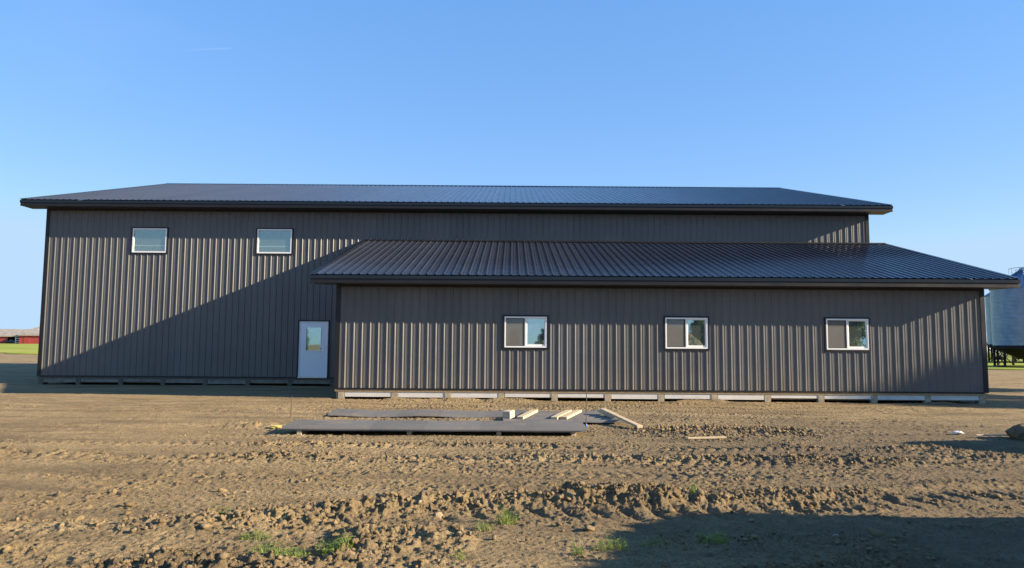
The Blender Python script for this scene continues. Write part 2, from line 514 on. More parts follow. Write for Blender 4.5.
# skirt plank, posts and pale skirt boards below the sheets
def footing(p0, p1, posts, axis, at, out, bm_=None, pm=None):
    def bx(mb, a, b, q0, q1, z0, z1):
        q0, q1 = sorted((at + out * q0, at + out * q1))
        return mb.box(a, b, q0, q1, z0, z1) if axis == 'x' else mb.box(q0, q1, a, b, z0, z1)
    obj('skirt_plank', bx(MB(), p0, p1, -.03, .012, .212, ZB - .029), M[pm or 'plank'], B, .003)
    for c in posts:
        obj('foundation_post', bx(MB(), c - .085, c + .085, -.15, .004 + random.uniform(-.006, .004), -.25, .211), M[pm or 'post'], B, .006)
    for a, b in zip(posts, posts[1:]):
        obj('skirt_board', bx(MB(), a + .0855 + random.uniform(0, .02), b - .0855, -.045, -.008, random.choice((.055, .075, .085, .10)) + random.uniform(-.015, .015), .211), M[bm_ or 'skirt'], B, .003)
lp = [-17.914 + 1.4776 * k for k in range(12)] + [-.16]
mp = [-30.36] + [-29.003 + 1.545 * k for k in range(8)]
footing(-LL, 0, lp, 'x', -D, -1)
footing(-L, -LL - .02, mp[:-1] + [-18.3], 'x', 0, -1, 'dimboard', 'dimplank')
footing(-D + .05, -.05, [-D + .24, -4.4, -2.8, -1.3, -.3], 'y', 0, 1)
footing(-D + .05, -.05, [-D + .24, -4.4, -2.8, -1.3, -.3], 'y', -LL, -1)
footing(.05, YBK - .05, [.3 + 3.24 * k for k in range(7)], 'y', -L, -1)
footing(.05, YBK - .05, [.3 + 3.24 * k for k in range(7)], 'y', 0, 1)
footing(-L, 0, [-30.3 + 3.01 * k for k in range(11)], 'x', YBK, 1)
# floor slab inside and dark inner lining
mb = MB(); mb.box(-L + .2, -.2, .2, YBK - .2, .05, .20); obj('floor_slab', mb, M['post'], B)
mb = MB(); mb.box(-LL + .2, -.2, -D + .2, -.2, .05, .20); obj('floor_slab', mb, M['post'], B)

def ring(mb, x0, x1, z0, z1, w, y0, y1, wb=None, wr=None, wl=None):
    wb = w if wb is None else wb; wr = w if wr is None else wr; wl = w if wl is None else wl
    mb.box(x0, x0 + wl, y0, y1, z0, z1); mb.box(x1 - wr, x1, y0, y1, z0, z1)
    mb.box(x0 + wl, x1 - wr, y0, y1, z1 - w, z1); mb.box(x0 + wl, x1 - wr, y0, y1, z0, z0 + wb)
    return mb

def slider(x0, x1, z0, z1, y):
    g = .002
    fr = obj('window', ring(MB(), x0 + g, x1 - g, z0 + g, z1 - g, .042, y - .032, y + .05), M['vinyl'], B, .003)
    tr = MB(); ring(tr, x0 - .04, x1 + .04, z0 - .045, z1 + .04, .0395, y - .036, y - .001, wb=.0445)
    obj('window_trim', tr, M['trim'], fr)
    xm = (x0 + x1) / 2 - .005
    mb = MB(); mb.box(xm - .021, xm + .026, y - .026, y + .03, z0 + .045, z1 - .045); obj('meeting_stile', mb, M['vinyl'], fr, .003)
    # fixed-sash on the right, screen on the left
    obj('sash', ring(MB(), xm + .028, x1 - .046, z0 + .046, z1 - .046, .022, y - .012, y + .015, wb=.05, wr=.03), M['vinyl'], fr, .002)
    mb = MB(); mb.box(x1 - .128, x1 - .108, y + .017, y + .035, z0 + .06, z1 - .06); obj('sash_rail', mb, M['vinyl'], fr)
    mb = MB(); mb.box(xm + .051, x1 - .077, y - .002, y + .004, z0 + .097, z1 - .069); obj('pane', mb, M['glass'], fr)
    obj('screen_frame', ring(MB(), x0 + .046, xm - .023, z0 + .046, z1 - .046, .016, y - .020, y - .010, wr=.034), M['soffit'], fr)
    mb = MB(); mb.quad((x0 + .063, y - .014, z0 + .063), (xm - .058, y - .014, z0 + .063), (xm - .058, y - .014, z1 - .063), (x0 + .063, y - .014, z1 - .063))
    obj('screen', mb, M['screen'], fr)
    mb = MB(); mb.box(x0 + .05, xm - .03, y + .018, y + .024, z0 + .05, z1 - .05); obj('pane', mb, M['glass'], fr)
for a, b in LW: slider(a, b, *LWZ, -D)

def fixed(x0, x1, z0, z1, y):
    g = .002
    fr = obj('window', ring(MB(), x0 + g, x1 - g, z0 + g, z1 - g, .05, y - .032, y + .05), M['vinyl'], B, .003)
    tr = MB(); ring(tr, x0 - .045, x1 + .045, z0 - .05, z1 + .045, .0445, y - .036, y - .001, wb=.0495)
    obj('window_trim', tr, M['trim'], fr)
    mb = MB(); mb.box(x0 + .053, x1 - .053, y + .004, y + .010, z0 + .053, z1 - .053); obj('pane', mb, M['glassup'], fr)
    mb = MB(); mb.box(x0 + .06, x1 - .06, y + .013, y + .05, z0 + .25, z0 + .285); obj('window_bar', mb, M['vinyl'], fr)
for a, b in MW: fixed(a, b, *MWZ, 0)

# entry door with half-light
x0, x1, z0, z1 = DX[0], DX[1], DZ[0], DZ[1]
mb = MB(); a, b, zz0, zz1 = -20.74, -20.18, 1.262, 2.14
mb.box(x0 + .045, a, -.010, .035, z0 + .02, z1 - .045); mb.box(b, x1 - .045, -.010, .035, z0 + .02, z1 - .045)
mb.box(a, b, -.010, .035, zz1, z1 - .045); mb.box(a, b, -.010, .035, z0 + .02, zz0)
door = obj('entry_door', mb, M['doorpaint'], B)
obj('door_frame', ring(MB(), x0 + .002, x1 - .002, z0 + .002, z1 - .002, .04, -.020, .06, wb=.016), M['doorpaint'], door)
obj('door_trim', ring(MB(), x0 - .05, x1 + .05, z0 - .015, z1 + .05, .0495, -.036, -.001, wb=.012), M['trim'], door)
obj('glazing_frame', ring(MB(), a - .02, b + .02, zz0 - .02, zz1 + .02, .035, -.018, -.0105), M['doorpaint'], door, .003)
mb = MB(); mb.box(a + .002, b - .002, .006, .012, zz0 + .002, zz1 - .002); obj('pane', mb, M['glass'], door)
mb = MB(); mb.box(-20.13, -20.07, -.022, -.0105, 1.28, 1.42); mb.tube([(-20.10, -.022, 1.36), (-20.10, -.06, 1.36)], .012); mb.tube([(-20.10, -.06, 1.36), (-20.23, -.062, 1.36)], .011)
obj('handle', mb, M['steel'], door)
mb = MB(); mb.box(x0 + .0, x1 - .0, -.07, -.037, z0 - .03, z0 - .004); obj('threshold', mb, M['steel'], door)

# ------------------------------------------------------------------ ground
def hsh(ix, iy, s):
    h = (ix.astype(np.int64) * 374761393 + iy.astype(np.int64) * 668265263 + s * 974634541) & 0xFFFFFFFF
    h = ((h ^ (h >> 13)) * 1274126177) & 0xFFFFFFFF
    return ((h ^ (h >> 16)) & 0xFFFF) / 65535.0
def vn(x, y, s):
    ix, iy = np.floor(x), np.floor(y); fx, fy = x - ix, y - iy
    ux, uy = fx * fx * fx * (fx * (fx * 6 - 15) + 10), fy * fy * fy * (fy * (fy * 6 - 15) + 10)
    a, b, c, d = hsh(ix, iy, s), hsh(ix + 1, iy, s), hsh(ix, iy + 1, s), hsh(ix + 1, iy + 1, s)
    return (a + (b - a) * ux) * (1 - uy) + (c + (d - c) * ux) * uy
def fbm(x, y, s, o=3, g=.5):
    t, a, n = 0, 1, 0
    for i in range(o):
        c, sn = math.cos(i * .9 + s), math.sin(i * .9 + s)
        k = 2.03 ** i
        t = t + a * vn((x * c - y * sn) * k, (x * sn + y * c) * k, s + i); n += a; a *= g
    return t / n
def billow(x, y, s, o=3, g=.55):
    t, a, n = 0, 1, 0
    for i in range(o):
        c, sn = math.cos(i * 1.1 + s), math.sin(i * 1.1 + s)
        k = 2.07 ** i
        t = t + a * np.abs(2 * vn((x * c - y * sn) * k, (x * sn + y * c) * k, s + i) - 1); n += a; a *= g
    return t / n
def worley(x, y, s):
    ix, iy = np.floor(x), np.floor(y); best = np.full(x.shape, 9.0); hh = np.zeros(x.shape)
    for dx in (-1, 0, 1):
        for dy in (-1, 0, 1):
            jx, jy = ix + dx, iy + dy
            px = jx + hsh(jx, jy, s); py = jy + hsh(jx, jy, s + 7)
            d = (px - x) ** 2 + (py - y) ** 2
            w = d < best
            best = np.where(w, d, best); hh = np.where(w, hsh(jx, jy, s + 13), hh)
    return np.sqrt(best), hh
def facet(x, y, size, s):
    """broken soil: every cell a tilted flat chunk"""
    u, v = x / size, y / size
    ix, iy = np.floor(u), np.floor(v); best = np.full(u.shape, 9.0); out = np.zeros(u.shape)
    for dx in (-1, 0, 1):
        for dy in (-1, 0, 1):
            jx, jy = ix + dx, iy + dy
            ex_, ey_ = u - jx - hsh(jx, jy, s), v - jy - hsh(jx, jy, s + 7)
            d = ex_ * ex_ + ey_ * ey_; w = d < best
            t = hsh(jx, jy, s + 13) ** 1.6 + (hsh(jx, jy, s + 17) - .5) * 1.3 * ex_ + (hsh(jx, jy, s + 19) - .5) * 1.3 * ey_
            best = np.where(w, d, best); out = np.where(w, t, out)
    return np.clip(out, 0, 1.2)
def sst(a, b, x):
    t = np.clip((x - a) / (b - a), 0, 1); return t * t * (3 - 2 * t)
def bell(x, c, w): return np.exp(-((x - c) / w) ** 2)

def ridge_c(x): return -19.92 + (x + 15.9) * .20 + .16 * np.sin(x * 1.3)
def rough(x, y):
    """how cloddy the soil is (0..1)"""
    r = .035 + 0 * x
    rc = ridge_c(x)
    r = r + .92 * (.3 + .7 * sst(-16.5, -15.6, x)) * bell(y, rc - .05, .30) * (.55 + .45 * sst(.35, .6, fbm(x * .9, y * .9, 41, 2)))
    r = r + .55 * bell(y, -16.5, .42) * sst(.40, .62, fbm(x * .55, y * 1.4, 42, 3))
    r = r + .45 * bell(y, -15.3, .30) * sst(.45, .65, fbm(x * .5, y * 1.6, 43, 3))
    r = r + .55 * bell(x, -10.2, .85) * bell(y, -13.5, .7)
    r = r + .55 * bell(x, -8.6, 1.1) * bell(y, -13.5, .6) + .4 * bell(x, -6.8, 1.4) * bell(y, -15.6, .8)
    r = r + .65 * sst(-20.0, -20.4, y) * sst(.45, .62, fbm(x * 1.1, y * 1.1, 44, 2))
    r = r + .5 * bell(x, -18.0, .5) * bell(y, -12.9, .7)
    smooth = bell(x, -13.75, .55) * bell(y, -20.9, .38) + bell(x, -16.4, .6) * bell(y, -21.0, .4) + 1.2 * bell(y, -18.35, .36) + .7 * sst(-12.3, -11.6, x) * bell(y, -20.5, .75)
    r = r * (1 - .75 * np.clip(smooth, 0, 1))
    r = r + .22 * sst(-14.5, -10, y) * sst(.5, .7, fbm(x * .3, y * .5, 45, 3)) * (1 - sst(-8.5, -7.2, y))
    return np.clip(r, .05, 1.1)
def height(x, y):
    x = np.asarray(x, float); y = np.asarray(y, float)
    h = .06 * (fbm(x * .25, y * .25, 3, 3) - .5) * (1 - sst(30, 60, y)) + .40 * sst(45, 320, y) + .45 * sst(18, 62, y)
    m = (y > -27) & (y < 4) & (x > -60) & (x < 40)
    if m.any():
        h = h.copy(); h[m] = near_height(x[m], y[m], h[m])
    inside = sst(-L - .4, -L + .4, x) * (1 - sst(-.4, .4, x)) * (1 - sst(YBK - .2, YBK + .8, y)) * np.where(x > -LL - .1, sst(-D - .25, -D + .3, y), sst(-.25, .3, y))
    return h * (1 - inside) - .03 * inside
def near_height(x, y, h):
    near = (1 - sst(-6.0, 4.0, y)) * sst(-60, -45, x) * (1 - sst(20, 40, x)) * sst(-26, -23.5, y)
    r = rough(x, y) * near
    qx = x + .05 * (vn(x * 6, y * 6, 8) - .5); qy = y + .05 * (vn(x * 6, y * 6, 9) - .5)
    big = billow(qx / .24, qy / .24, 5, 2); med = billow(qx / .085, qy / .085, 23, 2); small = billow(qx / .035, qy / .035, 33, 2)
    f1 = facet(qx, qy, .13, 21); f2 = facet(qx, qy, .055, 27); f3 = facet(qx + 3.3, qy + 1.7, .036, 91)
    h = h + r * (.055 * big + .032 * med + .026 * small + .070 * f1 + .048 * f2 + .022 * f3) * (.45 + .6 * np.clip(r * 1.3, 0, 1))
    h = h + near * (.008 * billow(x / .085, y / .06, 12, 2) + .007 * small + (.002 + .026 * sst(.4, .7, fbm(x * 1.1, y * 2.2, 66, 3))) * np.clip(f2 - .42, 0, 1) + .016 * np.clip(f3 - .55, 0, 1))
    # the turned-up ridge across the foreground, with lug prints beside it
    rc = ridge_c(x)
    h = h + near * .06 * (.35 + .65 * sst(-16.5, -15.6, x)) * bell(y, rc + .03, .19) * (.3 + 1.0 * fbm(x * 1.6, y * 1.0, 17, 3))
    lug = .5 + .5 * np.sin((x * 1.0 + .55 * (y - rc)) * 2 * PI / .27)
    h = h - near * .050 * bell(y, rc - .36, .17) * (lug ** 3) * sst(-15.0, -13.0, x)
    h = h - near * .05 * bell(y, rc - .95, .42) * sst(-12.6, -12.0, x)
    # crawler-track prints along the front, short cross bars in long bands
    for yc, w, per, dep in ((-15.35, .23, .17, .030), (-16.7, .26, .19, .034), (-17.75, .2, .18, .020), (-11.5, .22, .2, .012)):
        wv = yc + .12 * np.sin(x * .45 + yc)
        bnd = bell(y, wv, w) * sst(.3, .55, fbm(x * .6, y * .9, 50 + int(-yc), 2))
        h = h - near * dep * bnd * (.5 + .5 * np.sin((x + .5 * np.abs(y - wv)) * 2 * PI / per)) ** 2
    # two tyre tracks sweeping away from the left foreground
    for off in (0, .55):
        tc = -14.6 + off + .020 * (x + 26) ** 2
        h = h - near * .035 * bell(y, tc, .13) * (1 - sst(-16.5, -14, x))
    # soil pushed unevenly against the footings
    h = h + near * .07 * sst(-7.5, -6.5, y) * (1 - sst(-6.25, -6.1, y)) * sst(.45, .7, fbm(x * .8, y * .6, 71, 3)) * sst(-18.2, -17.8, x)
    # made-up spoil heaps out of view on the right, casting the foreground shadows
    wob = .35 * (fbm(x * .9, y * .9, 61, 3) - .5)
    d1 = ((x + 5.6) / 2.3) ** 4
    m1 = np.clip(1 - d1, 0, 1) ** .5 * sst(-19.6, -20.6, y + .9 * wob) * sst(-26.8, -24.6, y)
    hp = (1.66 + .22 * (-20.3 - y)) * m1
    d2 = ((x + 3.5) / 1.5) ** 2 + ((y + 15.5) / 1.15) ** 2
    hp = hp + 1.12 * np.clip(1 - d2, 0, 1) ** .8
    return h + np.clip(hp, 0, 2.6) * (1 + .25 * wob) + .10 * (big + .5 * med) * (hp > .05)

def axis(segs):
    out = [segs[0][0]]
    for a, b, s0, s1 in segs:
        t = a; n = 0
        pts = []
        while t < b:
            f = (t - a) / (b - a)
            t += s0 * (s1 / s0) ** f
            pts.append(t)
        k = (b - a) / (pts[-1] - a)
        out += [a + (p - a) * k for p in pts]
    return np.array(out)
XS = axis([(-3000, -60, 500, 4), (-60, -30, 2, .12), (-30, -18.5, .09, .03), (-18.5, -17.0, .03, .0115), (-17.0, -9.4, .0115, .0115), (-9.4, -4, .0115, .035), (-4, 4, .05, .15), (4, 40, .2, 3), (40, 3000, 4, 500)])
YS = axis([(-3000, -60, 500, 4), (-60, -27, 3, .4), (-27, -21.4, .3, .014), (-21.4, -18.5, .0115, .0125), (-18.5, -14, .0125, .034), (-14, -5.5, .035, .08), (-5.5, 4, .10, .5), (4, 60, .6, 4), (60, 4000, 5, 500)])
GX, GY = np.meshgrid(XS, YS)
GZ = height(GX, GY)
nx, ny = len(XS), len(YS)
print('ground grid', nx, ny, nx * ny)
me = bpy.data.meshes.new('ground')
co = np.stack([GX, GY, GZ], -1).reshape(-1, 3).astype(np.float32)
idx = np.arange(nx * ny).reshape(ny, nx)
F = np.stack([idx[:-1, :-1], idx[:-1, 1:], idx[1:, 1:], idx[1:, :-1]], -1).reshape(-1, 4)
def np_mesh(name, co, F):
    me = bpy.data.meshes.new(name)
    k = F.shape[1]
    me.vertices.add(len(co)); me.vertices.foreach_set('co', co.astype(np.float32).ravel())
    me.loops.add(F.size); me.loops.foreach_set('vertex_index', F.astype(np.int32).ravel())
    me.polygons.add(len(F)); me.polygons.foreach_set('loop_start', np.arange(0, F.size, k, dtype=np.int32))
    me.polygons.foreach_set('loop_total', np.full(len(F), k, dtype=np.int32))
    me.update(calc_edges=True); me.validate()
    return me
bpy.data.meshes.remove(me)
me = np_mesh('ground', co, F)
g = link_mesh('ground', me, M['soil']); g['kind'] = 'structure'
me.polygons.foreach_set('use_smooth', np.ones(len(me.polygons), dtype=bool))

# loose clods and crumbs
bm = bmesh.new(); bmesh.ops.create_icosphere(bm, subdivisions=1, radius=1)
bm.verts.ensure_lookup_table()
IV = np.array([v.co[:] for v in bm.verts]); IF = np.array([[v.index for v in f.verts] for f in bm.faces]); bm.free()
bm = bmesh.new(); bmesh.ops.create_icosphere(bm, subdivisions=2, radius=1)
IV2 = np.array([v.co[:] for v in bm.verts]); IF2 = np.array([[v.index for v in f.verts] for f in bm.faces]); bm.free()
def scatter(n, x0, x1, y0, y1, smin, smax, pw, ver, fac, keep_rough=True):
    X = RNG.uniform(x0, x1, n * 5); Y = RNG.uniform(y0, y1, n * 5)
    k = RNG.uniform(0, 1, n * 5) < (rough(X, Y) ** 1.6 if keep_rough else 1)
    X, Y = X[k][:n], Y[k][:n]
    on = (Y < -D - .35) 
    X, Y = X[on], Y[on]
    n = len(X)
    s = smin + (smax - smin) * RNG.uniform(0, 1, n) ** pw
    Z = height(X, Y)
    ang = RNG.uniform(0, 2 * PI, n); c, sn = np.cos(ang), np.sin(ang)
    P = RNG.normal(size=(n, 13, 3)); P /= np.linalg.norm(P, axis=-1, keepdims=True)
    dd = RNG.uniform(.42, .95, (n, 13))
    dots = np.einsum('kd,npd->nkp', ver, P)
    rad = np.min(np.where(dots > .05, dd[:, None, :] / np.maximum(dots, .05), 9), axis=-1)      # chipped by flat breaks
    rad = np.clip(rad, .3, 1.35)[..., None] * RNG.uniform(.9, 1.1, (n, len(ver), 1))
    V = ver[None] * rad * (s[:, None, None] * np.stack([RNG.uniform(.8, 1.4, n), RNG.uniform(.6, 1.1, n), RNG.uniform(.5, .9, n)], -1)[:, None, :])
    W = np.stack([V[..., 0] * c[:, None] - V[..., 1] * sn[:, None], V[..., 0] * sn[:, None] + V[..., 1] * c[:, None], V[..., 2]], -1)
    W += np.stack([X, Y, Z + s * .40], -1)[:, None, :]
    Fc = (fac[None] + (np.arange(n) * len(ver))[:, None, None]).reshape(-1, 3)
    return W.reshape(-1, 3), Fc
parts = [scatter(9000, -18.5, -8.0, -21.6, -17.5, .006, .030, 3.0, IV2, IF2),
         scatter(5000, -18.5, -8.0, -17.5, -14, .007, .030, 3.0, IV2, IF2),
         scatter(13000, -18, -8.0, -21.6, -17, .003, .010, 2.6, IV, IF, False),
         scatter(8000, -22, -5.0, -17, -9, .005, .015, 2.4, IV, IF, False),
         scatter(4000, -26, -3.0, -16, -7, .008, .030, 2.8, IV, IF),
         scatter(1800, -12.0, -8.0, -14.8, -11.8, .010, .045, 2.6, IV2, IF2),
         scatter(380, -17.5, -8.0, -20.3, -18.6, .022, .05, 2.0, IV2, IF2)]
vs, fs, o_ = [], [], 0
for v_, f_ in parts:
    vs.append(v_); fs.append(f_ + o_); o_ += len(v_)
me = np_mesh('loose_clods', np.concatenate(vs), np.concatenate(fs))
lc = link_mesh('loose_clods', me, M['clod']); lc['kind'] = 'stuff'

# far grass
gx = np.array(list(np.linspace(-400, 0, 200)) + list(np.linspace(2, 200, 100)))
front = np.where(gx < 5, 47.0, 20.5 + 6 * np.sin(gx * .07)) + 5 * (vn(gx * .3, gx * 0, 4) - .5)
front = np.where((gx > -8) & (gx < 5), 45, front)
tt = np.linspace(0, 1, 40) ** 2.2
gyy = front[None, :] + tt[:, None] * (900 - front[None, :]); gxx = np.broadcast_to(gx, gyy.shape)
gz = height(gxx, gyy) + .04 + .10 * vn(gxx * .8, gyy * .8, 6) * (tt[:, None] > 0)
co = np.stack([gxx, gyy, gz], -1).reshape(-1, 3)
idx = np.arange(co.shape[0]).reshape(gyy.shape)
F = np.stack([idx[:-1, :-1], idx[:-1, 1:], idx[1:, 1:], idx[1:, :-1]], -1).reshape(-1, 4)
o = link_mesh('grass_field', np_mesh('grass_field', co, F), M['field']); o['kind'] = 'stuff'

# ------------------------------------------------------------------ things lying in the yard
def gz1(x, y): return float(height(np.array([x]), np.array([y]))[0])
def panel(x0, x1, y0, y1, z, tilt=0.0, sag=0.0):
    """one ribbed sheet, ribs along x, with thickness"""
    prof, _, _ = rib_profile(y0, y1, y0 + .03)
    prof = [(t, h * 2.2) for t, h in prof]
    mb = MB(); xs = np.linspace(x0, x1, 14)
    def P(x, y, h): 
        f = (x - x0) / (x1 - x0)
        return (x + .06 * math.sin(f * 9 + y) * 0, y, z + h + tilt * (y - y0) - sag * math.sin(f * PI * 3) ** 2)
    for a, b in zip(xs, xs[1:]):
        for (ya, ha), (yb, hb) in zip(prof, prof[1:]):
            mb.quad(P(a, ya, ha), P(b, ya, ha), P(b, yb, hb), P(a, yb, hb))
        ya, ha = prof[0]; mb.quad(P(a, ya, ha - .016), P(b, ya, ha - .016), P(b, ya, ha), P(a, ya, ha))
        yb, hb = prof[-1]; mb.quad(P(a, yb, hb - .016), P(b, yb, hb - .016), P(b, yb, hb), P(a, yb, hb))
    return mb
GP = 'charcoal sheets stacked on the dirt'
zt = .098
for i, (dx, dy, lab) in enumerate([(0, 0, 'lowest of the charcoal ribbed sheets stacked on wood blocks in the dirt'),
                              (.05, .02, 'second of the charcoal ribbed sheets stacked on wood blocks in the dirt'),
                              (-.02, -.01, 'third of the charcoal ribbed sheets stacked on wood blocks in the dirt'),
                              (.03, .01, 'topmost of the charcoal ribbed sheets stacked on wood blocks in the dirt')]):
    x0_, y0_ = -16.98 + dx, -14.12 + dy
    o = obj('metal_sheet', panel(x0_, x0_ + 5.0, y0_, y0_ + .76, zt + i * .009, .025, .004), M['sheet'], None, origin=(x0_ + 2.58, y0_ + .47, zt + i * .02))
    tag(o, lab, 'metal sheet', GP)
for i, (xx, lab) in enumerate([(-16.72, 'wood block under the left end of the stacked sheets'), (-14.9, 'wood block under the left middle of the stacked sheets'),
                    (-13.4, 'wood block under the right middle of the stacked sheets'), (-12.15, 'wood block under the right end of the stacked sheets')]):
    zb_ = gz1(xx, -13.7)
    mb = MB(); mb.box(xx - .04, xx + .04, -14.02 if xx > -16.5 else -14.1, -13.5, zb_ - .06, zt - .017)
    o = obj('wood_block', mb, M['oldlumber'], None, .006, origin=(xx, -13.4, 0)); tag(o, lab, 'wood block', 'wood blocks under the stacked sheets')
o = obj('metal_sheet', panel(-13.35, -11.05, -12.38, -11.42, .075, .02, .01), M['sheet'], None, origin=(-14, -11.2, .07))
tag(o, 'short charcoal sheet lying on dirt behind the stack, with lumber across it', 'metal sheet', GP)
o = obj('metal_sheet', panel(-16.95, -11.1, -11.35, -10.45, .07, .03, .035), M['sheet'], None, origin=(-13.3, -10.2, .1))
tag(o, 'farthest charcoal sheet, lying nearest the lean-to wall', 'metal sheet', GP)

def board(name, a, b, w, h, mat, lab, roll=0.0, cat='board', group='loose lumber on the ground'):
    mid = (Vector(a) + Vector(b)) / 2
    o = obj(name, MB().obox(a, b, w, h, roll), mat, None, .005, origin=tuple(mid)); return tag(o, lab, cat, group)
zs2 = .10
board('wood_board', (-13.03, -12.34, zs2 + .03), (-12.70, -11.1, zs2 + .06), .13, .05, M['lumber'], 'single pale board lying on the sheets, next to the upright offcut')
board('wood_board', (-12.38, -12.34, zs2 + .03), (-11.99, -11.1, zs2 + .06), .13, .05, M['lumber'], 'left board of the side-by-side pair lying on the sheets')
board('wood_board', (-12.19, -12.30, zs2 + .03), (-11.78, -11.05, zs2 + .06), .13, .05, M['lumber'], 'right board of the side-by-side pair lying on the sheets')
board('wood_block', (-13.29, -12.30, zs2 + .075), (-13.20, -12.0, zs2 + .08), .15, .15, M['oldlumber'], 'grey squared offcut standing on the sheet left of the boards', cat='wood block')
board('wood_board', (-11.34, -11.45, .23), (-10.90, -13.25, gz1(-10.90, -13.25) + .05), .11, .045, M['lumber'], 'long board propped on the sheet end with its tip in the dirt')
board('wood_board', (-11.36, -11.40, .20), (-11.10, -12.1, .10), .16, .05, M['oldlumber'], 'stub of board wedged under the propped plank')
za = gz1(-10.3, -14.45); zb_ = gz1(-9.75, -14.40)
board('wood_lath', (-10.36, -14.48, max(za, zb_) + .025), (-9.72, -14.42, max(za, zb_) + .035), .05, .03, M['lumber'], 'thin pale lath lying alone on the churned dirt')

def stake(x, y, h, lab, cap=None):
    z = gz1(x, y)
    t = thing('marker_rod', lab, 'marker rod', (x, y, z), 'thin marker rods in the dirt')
    obj('rod', MB().tube([(x, y, z - .15), (x + .01, y, z + h)], .008, 8), M['rust'], t)
    if cap:
        obj('ribbon', MB().lathe([(.001, -.03), (.02, -.03), (.024, .0), (.02, .03), (.001, .045)], 12, (x, y, z + .06)), cap, t, smooth=True)
stake(-17.70, -11.4, .42, 'thin rusty rod standing at the left end of the sheets')
stake(-11.85, -13.15, .72, 'thin rusty rod with blue plug at the right end of the stacked sheets', M['bluecap'])

# crumpled yellow wrapper by the left end of the stack
def crumple(name, c, r, mat, lab, cat, flat=.6, seed=1, amp=1.0):
    bm = bmesh.new(); bmesh.ops.create_icosphere(bm, subdivisions=3, radius=1)
    for v in bm.verts:
        n = mnoise.noise(v.co * 2.1 + Vector((seed, 0, 0))) * .5 + mnoise.noise(v.co * 5 + Vector((seed, 3, 0))) * .25
        v.co = Vector((v.co.x * r[0], v.co.y * r[1], v.co.z * r[2] * flat)) * (1 + n * amp)
    me = bpy.data.meshes.new(name); bm.to_mesh(me); bm.free()
    o = link_mesh(name, me, mat); o.location = c
    return tag(o, lab, cat)
crumple('plastic_wrapper', (-17.40, -13.15, gz1(-17.40, -13.15) + .05), (.12, .07, .05), M['yellow'], 'crumpled yellow plastic wrapper at the left end of the sheets', 'wrapper', seed=4)
crumple('paper_scrap', (-5.42, -13.55, gz1(-5.42, -13.55) + .04), (.085, .06, .045), M['paper'], 'crumpled white scrap lying near the right edge of the dirt', 'scrap', seed=9)
zz = gz1(-4.95, -14.0)
board('pale_strip', (-5.42, -14.02, gz1(-5.42, -14.0) + .05), (-4.85, -13.98, zz + .04), .035, .02, M['oldlumber'], 'narrow pale strip on the shaded dirt beside the big soil lump', cat='strip', group='scraps on the dirt')

# lump of dug soil
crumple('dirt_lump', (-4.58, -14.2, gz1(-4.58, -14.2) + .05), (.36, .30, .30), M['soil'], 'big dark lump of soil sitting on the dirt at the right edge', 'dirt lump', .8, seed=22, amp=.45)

# weeds
def weed(x, y, n, h, spread, lab, seed):
    rr = random.Random(seed); mb = MB()
    z = gz1(x, y)
    for k in range(max(26, int(n * 1.1))):
        a = rr.uniform(0, 2 * PI); d = spread * math.sqrt(rr.random())
        bx, by = x + d * math.cos(a), y + d * math.sin(a) * .7
        bz = gz1(bx, by) - .01
        hh = 1.35 * h * rr.uniform(.35, 1.0) * (1 - .4 * d / spread); la = rr.uniform(0, 2 * PI); ln = rr.uniform(.15, .7) * hh
        w = rr.uniform(.0018, .0042)
        px, py = -math.sin(la) * w, math.cos(la) * w
        pts = []
        for i in range(4):
            f = i / 3
            q = (bx + math.cos(la) * ln * f * f, by + math.sin(la) * ln * f * f, bz + hh * (f - .18 * f * f))
            ww = 1 - f * .92
            pts.append(((q[0] - px * ww, q[1] - py * ww, q[2]), (q[0] + px * ww, q[1] + py * ww, q[2])))
        for (a0, a1), (b0, b1) in zip(pts, pts[1:]): mb.quad(a0, a1, b1, b0)
        if rr.random() < .65:     # a small broad leaf
            t_ = rr.uniform(.3, .9); cx_, cy_, cz_ = bx + math.cos(la) * ln * t_ ** 2, by + math.sin(la) * ln * t_ ** 2, bz + hh * t_ * .8
            b_ = rr.uniform(0, 2 * PI); q = rr.uniform(.012, .024)
            mb.quad((cx_, cy_, cz_), (cx_ + q * math.cos(b_) - q * .4 * math.sin(b_), cy_ + q * math.sin(b_) + q * .4 * math.cos(b_), cz_ + .006),
                    (cx_ + 2 * q * math.cos(b_), cy_ + 2 * q * math.sin(b_), cz_), (cx_ + q * math.cos(b_) + q * .4 * math.sin(b_), cy_ + q * math.sin(b_) - q * .4 * math.cos(b_), cz_ + .006))
    me_o = obj('weed', mb, M['weed'], None, origin=(x, y, z))
    # keep blade normals as built
    tag(me_o, lab, 'weed', 'green weeds in the foreground dirt')
weed(-14.80, -20.98, 190, .13, .20, 'largest leafy weed in the sunlit dirt at the bottom edge', 1)
weed(-14.45, -20.80, 130, .14, .13, 'upright weed just right of the largest leafy weed', 2)
weed(-15.15, -20.45, 60, .10, .12, 'sparse pale weed left of the largest leafy weed', 3)
weed(-15.62, -19.98, 35, .08, .09, 'small weed on the left of the clod ridge', 4)
weed(-13.22, -19.95, 70, .20, .09, 'tallest bright weed on the sunlit clod ridge', 5)
weed(-13.42, -20.15, 35, .12, .08, 'low weed in front of the tallest bright weed', 6)
weed(-13.55, -20.95, 16, .09, .05, 'tiny weed beside the smooth patch at the bottom', 7)
weed(-12.72, -20.85, 18, .15, .04, 'thin weed at the sunlit edge of the big shadow', 8)
weed(-12.45, -20.70, 60, .13, .13, 'broad weed inside the big shadow, nearest its left edge', 9)
weed(-12.12, -20.6, 30, .12, .10, 'small weed inside the shadow next to the broad weed', 10)
